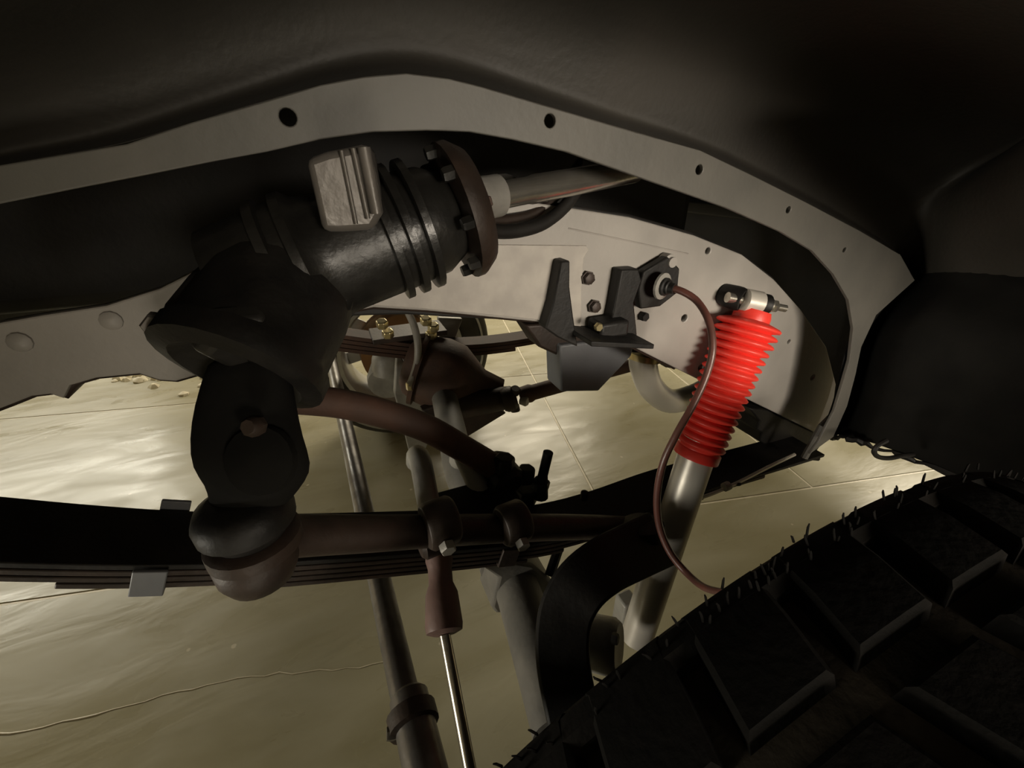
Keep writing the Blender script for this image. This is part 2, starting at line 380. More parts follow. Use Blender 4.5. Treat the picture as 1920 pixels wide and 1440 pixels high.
obj('nut', MB().hexa(P(1120, 612, YR-.036), (0, -1, 0), .005, .005), M_ZINC, bs)
gb = thing('motor_mount_bracket', P(1110, 734, .55), 'blue grey folded sheet bracket hanging below the bump stop bracket', 'bracket')
a = [P(x, y, .52) for x, y in ((1050, 648), (1120, 640), (1192, 634), (1184, 668), (1152, 702), (1122, 734), (1052, 735))]
obj('face', MB().prism(a, V(0, .05, 0)), M_BRKT, gb, bevel=.003)
a = [P(x, y, .53) for x, y in ((985, 610), (1060, 605), (1120, 640), (1052, 670), (1012, 652))]
obj('arm', MB().prism(a, V(0, .05, 0)), M_DKBROWN, gb, bevel=.004)

# ------------------------------------------------------------------ steering gearbox
sg = thing('steering_gearbox', P(620, 600, .3), 'black cast steering gearbox bolted to the rail at the upper left', 'steering gearbox')
pa, pb = P(880, 392, .335), P(522, 515, .335)
ax = (pb-pa); Lb = ax.length; ax.normalize()
k = RP(pa, 1)
obj('housing', MB().lathe(pa, ax, [(.015, .030), (.03, .038), (.06, .040), (.105, .041), (Lb*.8, .043), (Lb*.84, .048), (Lb*.88, .048), (Lb*.89, .044), (Lb*.94, .044), (Lb*.95, .048), (Lb*.99, .048), (Lb*1.0, .043), (Lb*1.22, .040), (Lb*1.24, .03)], 28), M_GLOSS, sg)
obj('end_flange', MB().lathe(pa, ax, [(-.008, .028), (-.004, .042), (.006, .049), (.012, .049), (.014, .036)], 28), M_DKBROWN, sg, label='brown end flange')
u = ax.orthogonal().normalized(); w2 = ax.cross(u)
for j in range(8):
    an = 2*PI*j/8
    obj('bolt', MB().hexa(pa+ax*.012+(u*math.cos(an)+w2*math.sin(an))*.043, ax, .005, .008), M_GLOSS, sg)
for j, t in enumerate((.038, .05, .062)):
    obj('rib', MB().lathe(pa, ax, [(t, .037), (t+.001, .046), (t+.006, .046), (t+.007, .037)], 24), M_GLOSS, sg)
# upper cast block with ridges
a = [P(x, y, .288) for x, y in ((572, 298), (612, 284), (655, 276), (690, 268), (706, 330), (718, 400), (700, 432), (640, 436), (604, 436))]
obj('valve_block', MB().prism(a, V(.01, .06, .0)), M_GEAR, sg, bevel=.004)
for x0, y0, x1, y1, r in ((640, 282, 668, 420, 4), (662, 278, 690, 410, 5), (682, 276, 706, 400, 12)):
    obj('ridge', MB().tube([P(x0, y0, .286), P(x1, y1, .286)], RP(P(x0, y0, .286), r), 12), M_GEAR, sg)
# sector shaft housing running down from the body
s0, s1 = P(545, 530, .33), P(455, 690, .285)
obj('sector_housing', MB().lathe(s0, s1-s0, [(-.03, .02), (-.015, .042), (.02, .046), (.055, .046), (.06, .05), (.072, .05), (.075, .038), ((s1-s0).length, .03)], 26), M_BLACK, sg)
a = [P(x, y, .30) for x, y in ((292, 590), (350, 520), (470, 470), (600, 480), (690, 500), (676, 545), (660, 585), (560, 640), (500, 665), (390, 690), (335, 640))]
obj('mounting_foot', MB().prism(a, V(0, .09, .0)), M_BLACK, sg, bevel=.006)
for bx, by in ((300, 607),):
    obj('mount_bolt', MB().hexa(P(bx, by, .30), (0, -1, 0), .008, .008), M_GEAR, sg)

# ------------------------------------------------------------------ steering shaft and hoses
ss = thing('steering_shaft', P(900, 375, .37), 'silver steering shaft running from the gearbox up behind the flange', 'shaft')
sp0, sp1 = P(905, 372, .365), P(1190, 320, .43)
d = (sp1-sp0).normalized(); L_ = (sp1-sp0).length
obj('tube', MB().lathe(sp0, d, [(0, .008), (.02, .0115), (.05, .0115), (.055, .0125), (L_, .0125)], 18), M_CHROME, ss)
obj('coupler', MB().lathe(sp0, d, [(-.012, .012), (-.008, .017), (.016, .017), (.02, .012)], 20), M_GREY, ss)
obj('pinch_bolt', MB().hexa(sp0+V(-.004, -.016, -.002), (-.1, -1, .1), .006, .006), M_BROWN, ss, label='rusty pinch bolt')
ph = thing('power_steering_hose', P(960, 440, .4), 'thick black hose looping under the steering shaft', 'hose')
pts = catmull([P(895, 424, .37), P(930, 434, .38), P(975, 432, .39), P(1020, 418, .4), P(1058, 388, .41), P(1085, 350, .42), P(1105, 320, .43)])
obj('outer_hose', MB().tube(pts, .0065, 12), M_BLACK, ph)
obj('inner_hose', MB().tube([q+V(0, .02, .008) for q in pts], .005, 12), M_DKBROWN, ph)
obj('fitting', MB().hexa(P(893, 446, .36), (.4, -.2, -.9), .006, .012), M_ZINC, ph)
rs = tag(obj('fluid_canister', MB().lathe(P(945, 395, .46), V(.25, -1, .0), [(-.04, .034), (0, .036), (.01, .033), (.012, .028), (.002, .024)], 26), M_GREY), 'round grey canister half hidden below the silver steering shaft', 'canister')

# ------------------------------------------------------------------ pitman arm and drag link
pm = thing('pitman_arm', P(470, 960, .27), 'black forged pitman arm hanging from the steering gearbox', 'steering arm')
YP = .25
cen = [(464, 668, 66, .285), (466, 700, 76, .28), (462, 760, 90, .272), (463, 820, 99, .266), (476, 875, 107, .262), (482, 905, 88, .262), (472, 935, 74, .264), (462, 960, 62, .266)]
vs = []; n = 20; mb = MB(); rows = []
for (x, y, hw, yy) in cen:
    p = P(x, y, yy); r = RP(p, hw); ring = []
    for kk in range(n):
        a_ = 2*PI*kk/n; ring.append(p+RT*(r*math.copysign(abs(math.cos(a_))**.8, math.cos(a_)))+FW*(r*.5*math.copysign(abs(math.sin(a_))**.8, math.sin(a_))))
    rows.append(ring)
fs = []
for i in range(len(rows)-1):
    for kk in range(n): fs.append((i*n+kk, i*n+(kk+1) % n, (i+1)*n+(kk+1) % n, (i+1)*n+kk))
fs += [tuple(range(n)), tuple((len(rows)-1)*n+kk for kk in range(n))]
obj('arm', mb.add([q for r in rows for q in r], fs), M_SPLASH, pm, sub=1, ang=180)
obj('grease_fitting', MB().lathe(P(470, 800, .236), -FW, [(-.006, .006), (0, .006), (.003, .004)], 8), M_DKBROWN, pm)
obj('stud_nut', MB().lathe(P(468, 870, .232), -FW, [(-.012, .021), (-.008, .020), (-.006, .013), (-.004, .006)], 18), M_SPLASH, pm)
nb = P(455, 640, .27); obj('shaft_nut', MB().lathe(nb, (.1, -.5, -.4), [(-.010, .024), (.0, .024), (.006, .018)], 6), M_GLOSS, pm, bevel=.002)

dl = thing('drag_link', P(450, 1040, .27), 'brown drag link tube running right from the ball joint under the pitman arm', 'steering link')
bj = P(458, 960, .265)
obj('dust_boot', MB().lathe(bj+V(0, 0, .012), (0.0, -.05, -1), [(0, .020), (.004, .027), (.012, .0305), (.02, .030), (.026, .024), (.03, .022)], 28), M_BLACK, dl, label='black rubber dust boot')
obj('collar', MB().lathe(bj+V(0, 0, -.018), (0, -.05, -1), [(0, .026), (.003, .030), (.012, .030), (.015, .025)], 28), M_DKBROWN, dl)
obj('ball_socket', MB().lathe(bj+V(-.003, 0, -.034), (0, -.05, -1), [(-.003, .024), (.003, .027), (.014, .0265), (.024, .022), (.03, .012)], 28), M_DKBROWN, dl)
dpts = [P(470, 1010, .27), P(560, 1004, .29), P(700, 1000, .31), P(800, 996, .325), P(960, 990, .345), P(1100, 988, .355), P(1180, 990, .36)]
dpts = catmull(dpts, 4)
obj('tube', MB().tube(dpts, [.018]*3+[.0165]*(len(dpts)-3), 18), M_DKBROWN, dl)
for px, py in ((825, 980), (962, 980)):
    p = P(px, py, .318 if px < 900 else .335)
    nm = obj('clamp', MB().lathe(p, V(1, .12, -.02), [(-.016, .021), (-.012, .024), (.012, .024), (.016, .021)], 22), M_DKBROWN, dl, bevel=.001)
    obj('clamp_bolt', MB().hexa(p+V(0, -.024, -.006), (0, -1, -.2), .008, .008), M_GREY, nm)

# ------------------------------------------------------------------ near leaf spring
sprg = thing('leaf_spring', P(900, 1000, .40), 'dark stacked leaf spring crossing the whole view below the frame', 'leaf spring')
FE = [(-260, 905), (-120, 920), (0, 930), (150, 944), (300, 955), (430, 960), (560, 962), (770, 957), (900, 953), (1000, 946), (1100, 922), (1230, 878), (1400, 834), (1478, 813)]
sp_ = catmull([P(x, y, .44) for x, y in FE], 5)
WID, TH = .074, .006
def leaf(i0, i1, lvl, shrink=0):
    pp = sp_[i0:i1+1]; mb = MB(); rows = [[], [], [], []]
    for i, q in enumerate(pp):
        a_ = pp[max(i-1, 0)]; b_ = pp[min(i+1, len(pp)-1)]; t = (b_-a_).normalized(); nn = V(-t.z, 0, t.x)
        if nn.z < 0: nn = -nn
        top = q-nn*(lvl*(TH+.0012)); c = top-nn*TH
        rows[0].append(V(top.x, .44, top.z)); rows[1].append(V(top.x, .44-WID+shrink, top.z))
        rows[2].append(V(c.x, .44-WID+shrink, c.z)); rows[3].append(V(c.x, .44, c.z))
    m = len(pp); vs = [q for r in rows for q in r]; fs = []
    for r in range(4):
        for i in range(m-1): fs.append((r*m+i, r*m+i+1, ((r+1) % 4)*m+i+1, ((r+1) % 4)*m+i))
    fs += [(0, m, 2*m, 3*m), (m-1, 2*m-1, 3*m-1, 4*m-1)]
    return obj('leaf', mb.add(vs, fs), M_BLACK if lvl == 0 else M_DKBROWN, sprg, bevel=.0012, ang=30)
NN = len(sp_)-1
leaf(0, NN, 0); leaf(3, NN-6, 1); leaf(9, 56, 2); leaf(16, 46, 3); leaf(26, 43, 4)
# rebound clips wrap the stack
for ci, lab in ((21, 1), (41, 1)):
    q = sp_[ci]; t = (sp_[ci+1]-sp_[ci-1]).normalized(); nn = V(-t.z, 0, t.x)
    cm = MB(); hw = .0125
    st = [(.445, .006), (.445, -.044), (.354, -.044), (.354, .006)]
    o_ = [V(q.x, y_, q.z)+nn*h_ for y_, h_ in ((.446, .009), (.446, -.031), (.360, -.031), (.360, -.002))]
    i_ = [V(q.x, y_, q.z)+nn*h_ for y_, h_ in ((.442, .009), (.442, -.028), (.364, -.028), (.364, -.002))]
    cm.prism([v_-t*hw for v_ in o_+i_[::-1]], t*2*hw)
    obj('rebound_clip', cm, M_BRKT if ci == 21 else M_DKBROWN, sprg, bevel=.001)
# u-bolts, spring plate and nuts over the axle
def ubolt(px1, px2, ya, yb):
    p1, p2 = P(*px1, ya), P(*px2, yb); return p1, p2
top1 = P(800, 880, .47)
for (xa, ya_, xb, yb_) in ((790, 872, 826, 1062), (876, 868, 962, 1050)):
    a_ = P(xa, ya_, .49); b_ = P(xb, yb_, .385)
    obj('u_bolt', MB().tube(catmull([a_+V(0, .05, -.03), a_+V(0, .03, -.004), a_, a_*.65+b_*.35, b_], 5), .0155, 14), M_GREY, sprg, label='grey u bolt')
ppl = P(905, 962, .42)
obj('spring_plate', MB().box(ppl+V(0, 0, .008), (.11, 0, .0), (0, .1, 0), (0, 0, .012)), M_BLACK, sprg, bevel=.003)
for bx, by, r in ((944, 870, .016), (985, 890, .014), (935, 915, .02), (985, 930, .018)):
    obj('plate_nut', MB().hexa(P(bx, by, .45)-V(0, 0, .012), (.1, .05, 1), r, .024), M_BLACK, sprg, bevel=.002)
obj('stud', MB().tube([P(1012, 930, .44), P(1018, 890, .44), P(1028, 848, .44)], [.013, .0075, .0075], 12), M_BLACK, sprg)
obj('stud_nut', MB().hexa(P(1012, 915, .44), P(1028, 848, .44)-P(1012, 915, .44), .014, .014), M_BLACK, sprg)
obj('centre_bolt', MB().lathe(P(1096, 926, .42), (0, 0, 1), [(-.01, .006), (.003, .006), (.005, .003)], 10), M_BLACK, sprg)
# rear hanger bracket below the rail
a = [P(x, y, .43) for x, y in ((1405, 766), (1440, 768), (1530, 812), (1540, 835), (1520, 862), (1470, 855), (1424, 828), (1428, 812), (1418, 806), (1424, 790))]
obj('rear_hanger', MB().prism(a, V(0, .07, 0)), M_BLACK, sprg, bevel=.003)
pb_ = P(1505, 855, .40); obj('hanger_bolt', MB().tube([pb_, pb_+V(.03, -.012, -.006)], [.007, .005], 8), M_BLACK, sprg)
hs = P(1540, 800, .36); he = P(1508, 858, .36)
obj('hanger_strap', MB().tube([P(1560, 780, .37), hs, he], .006, 8), M_FLANGE, sprg)

bl = thing('brake_line', P(1360, 915, .36), 'thin bright brake line clipped along the lower edge of the leaf spring', 'pipe')
lp = [P(x, y, .352) for x, y in ((1300, 938), (1340, 924), (1385, 904), (1440, 876), (1490, 852))]
obj('line', MB().tube(catmull(lp), .0028, 8), M_STEEL, bl)
obj('clip', MB().lathe(P(1362, 912, .352), lp[2]-lp[1], [(-.006, .004), (-.005, .007), (.005, .007), (.006, .004)], 10), M_GREY, bl)
obj('clip_screw', MB().hexa(P(1382, 908, .35), (1, -.2, -.1), .003, .006), M_BLACK, bl)

# ------------------------------------------------------------------ track bar
tb = thing('track_bar', P(740, 790, .5), 'rust brown bent track bar sloping from the pitman arm to the spring seat', 'steering bar')
tp = catmull([P(500, 742, .48), P(555, 748, .48), P(640, 757, .48), P(720, 776, .48), P(800, 803, .475), P(870, 842, .47), P(935, 880, .465)], 6)
obj('bar', MB().tube(tp, [RP(q, 30-6*i/len(tp)) for i, q in enumerate(tp)], 18), M_BROWN, tb)
obj('end_joint', MB().lathe(P(942, 888, .46), (.2, -1, -.2), [(-.03, .018), (-.02, .025), (.02, .025), (.026, .018)], 18), M_BLACK, tb)

# ------------------------------------------------------------------ tie rod and steering damper
tr = thing('tie_rod', PZ(700, 1080, .52), 'long steel tie rod crossing the truck from front to far wheel', 'tie rod')
t0, t1 = PZ(612, 635, .52), PZ(796, 1470, .52)
obj('tube', MB().tube([t0, t1], .0155, 20), M_TIE, tr)
pc = PZ(772, 1335, .52)
dd = (t1-t0).normalized()
obj('adjuster_sleeve', MB().lathe(PZ(765, 1300, .52), dd, [(0, .017), (.004, .0205), (.05, .0205), (.2, .0205)], 20), M_TIE, tr)
obj('clamp', MB().lathe(PZ(770, 1330, .52), dd, [(0, .02), (.002, .0255), (.018, .0255), (.02, .02)], 20), M_DKBROWN, tr)
obj('clamp_bolt', MB().hexa(PZ(752, 1372, .52)+V(.004, .0, 0), (-1, .1, .2), .007, .018), M_TIE, tr)
sd = thing('steering_damper', P(830, 1150, .3), 'steering damper with a pinkish brown sleeve and shiny thin rod', 'damper')
da, db, dc = P(822, 1030, .335), P(834, 1190, .262), P(882, 1445, .175)
d1 = (db-da); obj('sleeve', MB().lathe(da, d1, [(0, .014), (.012, .0145), (.02, .0125), (.035, .0125), (.045, .0165), (d1.length*.9, .0185), (d1.length*.97, .0175), (d1.length, .011)], 22), M_BOOT, sd)
obj('rod', MB().tube([db, dc], .0056, 14), M_CHROME, sd)
obj('mount_eye', MB().lathe(P(815, 1005, .335), (1, .1, 0), [(-.018, .016), (-.014, .02), (.014, .02), (.018, .016)], 20), M_DKBROWN, sd)

# ------------------------------------------------------------------ front axle
axl = thing('front_axle', V(.18, .7, .3), 'grey and brown front axle with differential crossing under the truck', 'axle')
ap = [PZ(1052, 1370, .45), PZ(1000, 1200, .45), PZ(960, 1080, .45), PZ(905, 970, .45), PZ(865, 890, .45), V(.2, .86, .46), V(.22, 1.0, .47)]
obj('tube', MB().tube(catmull(ap, 3), .034, 22), M_AXLE, axl)
obj('tube_far', MB().tube([V(.235, 1.25, .47), V(.2, 1.5, .45)], .036, 20), M_GREY, axl)
dc_ = P(838, 705, 1.08)
obj('differential_housing', MB().lathe(dc_, P(955, 748, .98)-P(838, 712, 1.05), [(-.125, .02), (-.12, .06), (-.105, .082), (-.085, .09), (-.084, .108), (-.072, .108), (-.071, .096), (-.02, .105), (.03, .098), (.07, .07), (.1, .05), (.16, .04)], 26), M_BROWN, axl, label='rusty brown differential housing')
pn0 = P(860, 758, 1.02); pn1 = P(955, 745, .98)
obj('pinion_neck', MB().lathe(pn0, pn1-pn0, [(-.05, .06), (0, .05), (.05, .042), ((pn1-pn0).length, .032)], 20), M_DKBROWN, axl)
obj('web', MB().prism([P(790, 770, 1.0), P(860, 830, .97), P(950, 775, .98), P(880, 740, 1.0)], V(0, .03, 0)), M_DKBROWN, axl, bevel=.004)
# spring perch and backing on the far side, grey castings
obj('far_knuckle', MB().lathe(P(725, 712, 1.3), (.3, 1, .1), [(-.03, .03), (-.025, .055), (.0, .062), (.05, .062), (.07, .04)], 24), M_GREY, axl, label='pale grey far knuckle')
obj('far_knuckle_cap', MB().lathe(P(728, 670, 1.3), (0.1, 0, 1), [(-.05, .055), (0, .05), (.03, .036), (.04, .02)], 22), M_GREY, axl)
obj('bracket', MB().prism([P(x, y, 1.15) for x, y in ((745, 660), (765, 690), (812, 790), (800, 840), (768, 850), (756, 800), (740, 740))], V(0, .03, 0)), M_GREY, axl, bevel=.003)
obj('near_perch', MB().prism([P(x, y, .40) for x, y in ((905, 1065), (940, 1050), (1000, 1060), (1035, 1090), (1050, 1140), (1000, 1180), (945, 1150), (930, 1152), (922, 1140), (935, 1085))], V(0, .06, 0)), M_AXLE, axl, bevel=.005)
obj('strut_plate', MB().tube([P(1062, 985, .44), P(1030, 1080, .40)], .008, 8), M_BLACK, axl)
obj('tube_flange', MB().lathe(PZ(948, 1058, .45), ap[0]-ap[2], [(-.02, .036), (-.015, .043), (.004, .043), (.008, .036)], 22), M_AXLE, axl)

ds = thing('drive_shaft', P(1020, 740, .95), 'brown front drive shaft with a universal joint behind the differential', 'shaft')
e0, e1 = P(955, 748, .96), P(1230, 672, .86)
dv = (e1-e0)
obj('tube', MB().lathe(e0, dv, [(.03, .024), (.06, .026), (.07, .022), (dv.length*.55, .022), (dv.length*.56, .018), (dv.length, .018)], 18), M_BROWN, ds)
obj('yoke', MB().lathe(e0, dv, [(-.02, .03), (-.01, .036), (.01, .036), (.02, .026)], 14), M_DKBROWN, ds)
for off in ((-.0, -.012, .030), (.0, -.012, -.030), (.022, -.03, .0)):
    obj('joint_cap', MB().lathe(e0+V(*off)+dv.normalized()*.012, V(off[0], off[1], off[2]), [(-.012, .013), (.004, .014), (.008, .011)], 14), M_GREY if off[2] == 0 else M_DKBROWN, ds)

# ------------------------------------------------------------------ curved steering arm, hub
ka = thing('steering_knuckle', P(1045, 1200, .3), 'thick black C shaped steering knuckle arm curving down to the near hub', 'steering knuckle')
CA = [(1236, 1010), (1180, 1036), (1130, 1062), (1088, 1098), (1062, 1145), (1054, 1200), (1058, 1260), (1072, 1330), (1085, 1390), (1100, 1460), (1115, 1540)]
pts = catmull([P(x, y, yy) for (x, y), yy in zip(CA, (.32, .31, .30, .29, .278, .258, .235, .208, .19, .178, .168))], 4)
wd = [RP(q, 50) for q in pts]; mb = MB(); rows = [[], [], [], []]
for i, q in enumerate(pts):
    t = (pts[min(i+1, len(pts)-1)]-pts[max(i-1, 0)]).normalized(); v_ = (q-EYE).normalized(); s_ = t.cross(v_).normalized(); nn = t.cross(s_).normalized()
    for r, (a_, b_) in enumerate(((-1, -1), (1, -1), (1, 1), (-1, 1))): rows[r].append(q+s_*wd[i]*a_+nn*.011*b_)
m = len(pts); fs = []
for r in range(4):
    for i in range(m-1): fs.append((r*m+i, r*m+i+1, ((r+1) % 4)*m+i+1, ((r+1) % 4)*m+i))
fs += [(0, m, 2*m, 3*m), (m-1, 2*m-1, 3*m-1, 4*m-1)]
obj('arm', mb.add([q for r in rows for q in r], fs), M_BLACK, ka, bevel=.004)
obj('edge_highlight', MB().tube(catmull([P(1108, 1134, .285), P(1140, 1110, .292), P(1180, 1088, .30), P(1218, 1072, .31)], 4), .006, 8), M_BRKT, ka, label='bluish grey painted highlight along the edge')  # bottom-lit edge of the black arm, painted in as a paler strip
obj('boss', MB().lathe(P(1205, 1000, .335), (0, -.3, -1), [(-.02, .022), (-.015, .03), (.02, .03), (.03, .02)], 20), M_BLACK, ka)
hb_ = thing('shock_lower_mount', P(1150, 1230, .3), 'grey lower shock mount cup beside the black steering arm', 'mount')
obj('cup', MB().lathe(P(1140, 1210, .285), (.6, -.6, .2), [(-.03, .03), (-.02, .037), (.008, .037), (.016, .032), (.013, .012)], 24), M_GREY, hb_)
obj('block', MB().box(P(1172, 1145, .37), (.03, 0, 0), (0, .03, 0), (0, 0, .07)), M_GREY, hb_, bevel=.004)
obj('nut', MB().hexa(P(1148, 1196, .265), (.6, -.7, .2), .007, .008), M_BLACK, hb_)

# ------------------------------------------------------------------ shock absorber
sh = thing('shock_absorber', P(1195, 1200, .30), 'silver shock absorber with a ribbed red rubber boot', 'shock absorber')
A0, A1, A2 = P(1412, 586, .385), P(1306, 852, .36), P(1192, 1200, .32)
axs = (A2-A0).normalized(); Lb = (A1-A0).length
axb = (A1-A0).normalized()
prof = [(-.004, .0), (-.003, RP(A0, 30)), (.004, RP(A0, 33)), (.010, RP(A0, 33))]
NR = 17; t = .010
rt, rbm = RP(A0, 55), RP(A1, 44)
t0_ = .012; 
for i in range(NR):
    f0 = i/NR; f1 = (i+1)/NR
    ta = t0_+(Lb-t0_-.012)*f0; tb_ = t0_+(Lb-t0_-.012)*f1; dt = tb_-ta
    R_ = rt+(rbm-rt)*min(1, f0*1.2); R_ = R_*(1.04 if i < 3 else 1); rr = R_*(.74 if i < 6 else .8)
    prof += [(ta, rr), (ta+dt*.22, R_*.93), (ta+dt*.42, R_*.995), (ta+dt*.55, R_), (ta+dt*.7, R_*.97), (ta+dt*.88, rr*1.06)]
prof += [(Lb-.010, rbm*.84), (Lb-.008, rbm*.93), (Lb+.004, rbm*.93), (Lb+.006, rbm*.7)]
obj('boot', MB().lathe(A0, axb, prof, 44), M_RED, sh, ang=60, label='red ribbed rubber boot')
rb_ = RP(A1, 33)
obj('body', MB().lathe(A1, A2-A1, [(-.03, rb_), (0, rb_), ((A2-A1).length*.99, rb_), ((A2-A1).length, rb_*.8)], 36), M_STEEL, sh)
ey = P(1408, 566, .388); ed = (P(1500, 584, .365)-ey).normalized()
obj('eye', MB().lathe(ey, ed, [(t_*1.16, r_*1.16) for t_, r_ in [(-.012, .011), (-.010, .0135), (.010, .0135), (.012, .011)]], 24), M_STEEL, sh)
obj('bushing', MB().lathe(ey, ed, [(t_*1.16, r_*1.16) for t_, r_ in [(.010, .010), (.0125, .012), (.020, .012), (.022, .009)]], 20), M_BLACK, sh)
obj('washer', MB().lathe(ey, ed, [(t_*1.16, r_*1.16) for t_, r_ in [(.022, .006), (.022, .0085), (.0245, .0085), (.0245, .006)]], 20), M_CHROME, sh)
obj('nut', MB().lathe(ey, ed, [(t_*1.16, r_*1.16) for t_, r_ in [(.0245, .0075), (.031, .0075), (.033, .006)]], 6), M_CHROME, sh)
obj('stud', MB().lathe(ey, ed, [(t_*1.16, r_*1.16) for t_, r_ in [(-.03, .006), (.03, .0042), (.045, .0042), (.046, .003)]], 14), M_CHROME, sh)
obj('mount_boss', MB().lathe(ey-ed*.011, V(-.3, 1, .1), [(0, .0145), (.006, .016), (.012, .016), (.03, .014)], 20), M_BLACK, sh)

# ------------------------------------------------------------------ brake hose
bh = thing('brake_hose', P(1250, 900, .33), 'thin reddish brown brake hose bowing past the red boot to the tire', 'hose')
hp = catmull([P(1248, 538, .385), P(1278, 546, .365), P(1308, 566, .345), P(1330, 605, .32), P(1336, 655, .305), P(1324, 705, .30), P(1300, 758, .295), P(1268, 815, .29), P(1243, 870, .288), P(1232, 930, .285), P(1236, 985, .275), P(1256, 1035, .255), P(1288, 1075, .23), P(1322, 1102, .2), P(1365, 1112, .165)], 6)
obj('hose', MB().tube(hp, [RP(q, 6.8) for q in hp], 12), M_HOSE, bh)
hd = (hp[1]-hp[0]).normalized()
obj('ferrule', MB().lathe(hp[0], hd, [(-.006, .008), (-.004, .0105), (.001, .0105), (.002, .008), (.005, .008), (.006, .0065), (.012, .006)], 18), M_BLACK, bh)
obj('clip', MB().lathe(hp[0]-hd*.004, hd, [(-.003, .012), (-.002, .0155), (.001, .0155), (.002, .012)], 20), M_GREY, bh)
a = [P(x, y, YR-.006) for x, y in ((1195, 505), (1240, 478), (1262, 500), (1258, 545), (1226, 570), (1190, 575), (1186, 540))]
obj('tab', MB().prism(a, V(0, -.012, 0)), M_BLACK, bh, bevel=.002)
obj('tab_bolt', MB().lathe(P(1257, 491, YR-.016), (0, -1, 0), [(-.012, .009), (0, .009), (.001, .006), (.005, .006)], 14), M_FRAME, bh)
obj('tab_screw', MB().hexa(P(1204, 592, YR-.004), (0, -1, 0), .006, .008), M_BLACK, bh)

# ------------------------------------------------------------------ exhaust pipe
ex = thing('exhaust_pipe', P(1240, 760, .7), 'curved bright exhaust pipe below the frame rail left of the red boot', 'pipe')
e_ = P(1205, 655, .62)
ep = catmull([V(e_.x, .72, .95), V(e_.x, .66, .86), e_, P(1207, 690, .62), P(1222, 728, .63), P(1256, 752, .64), P(1300, 742, .66), P(1340, 722, .67), P(1385, 712, .66)], 6)
obj('pipe', MB().tube(ep, [RP(e_, 26)]*len(ep), 22), M_STEEL, ex)
obj('flange', MB().lathe(P(1208, 668, .60), (.1, .0, 1), [(-.004, .026), (-.002, .036), (.01, .036), (.014, .028)], 18), M_ZINC, ex, label='brassy pipe flange')
obj('flange_nut', MB().hexa(P(1190, 652, .585), (0, -.2, 1), .02, .02), M_BLACK, ex, bevel=.002)
obj('shield', MB().prism([P(x, y, .62) for x, y in ((1215, 640), (1250, 655), (1312, 688), (1306, 697), (1250, 690), (1220, 672))], V(0, .02, 0)), M_GREY, ex, bevel=.003)

# ------------------------------------------------------------------ far side: spring, hose, wheel
fs_ = thing('leaf_spring', P(760, 640, 1.15), 'thin brown far leaf spring with shiny nuts, seen beneath the frame rail', 'leaf spring')
fp = [(470, 588), (520, 600), (620, 618), (720, 632), (800, 640), (880, 640), (960, 632), (1040, 618), (1100, 605)]
def fleaf(x0, x1, lvl):
    pp = [P(x, y, 1.15) for x, y in fp if x0 <= x <= x1]; pp = catmull(pp, 4); mb = MB()
    mb.grid([[q+V(0, 0, -lvl*.013), ] for q in pp]) if False else None
    r = [[], [], [], []]
    for q in pp:
        z = q.z-lvl*.0125
        r[0].append(V(q.x, 1.12, z)); r[1].append(V(q.x, 1.19, z)); r[2].append(V(q.x, 1.19, z-.011)); r[3].append(V(q.x, 1.12, z-.011))
    m = len(pp); fs = []
    for k_ in range(4):
        for i in range(m-1): fs.append((k_*m+i, k_*m+i+1, ((k_+1) % 4)*m+i+1, ((k_+1) % 4)*m+i))
    fs += [(0, m, 2*m, 3*m), (m-1, 2*m-1, 3*m-1, 4*m-1)]
    obj('leaf', mb.add([q for k_ in r for q in k_], fs), M_BROWN, fs_, bevel=.001)
fleaf(400, 1200, 0); fleaf(400, 1050, 1); fleaf(500, 1000, 2); fleaf(600, 900, 3)
for bx, by in ((716, 606), (727, 624), (798, 600), (812, 612), (808, 626)):
    obj('nut', MB().hexa(P(bx, by, 1.10)-V(0, 0, .01), (0, -.3, 1), .016, .02), M_ZINC, fs_, bevel=.002)
obj('top_plate', MB().box(P(765, 622, 1.15)+V(0, 0, .0), (.2, 0, 0), (0, .1, 0), (0, 0, .014)), M_DKBROWN, fs_, bevel=.002)
obj('shock_bracket', MB().prism([P(x, y, 1.2) for x, y in ((822, 596), (868, 598), (850, 645), (826, 650))], V(0, .02, 0)), M_GREY, fs_, bevel=.003)
fh_ = thing('brake_hose', P(780, 690, 1.1), 'short grey far brake hose drooping in front of the differential', 'hose')
fhp = catmull([P(765, 585, 1.08), P(776, 610, 1.06), P(783, 640, 1.04), P(783, 675, 1.03), P(775, 705, 1.02), P(768, 722, 1.02)], 5)
obj('hose', MB().tube(fhp, .0095, 12), M_HOSEG, fh_)
obj('end_fitting', MB().hexa(P(768, 722, 1.02)-V(0, 0, .012), (0, 0, 1), .01, .02), M_ZINC, fh_)

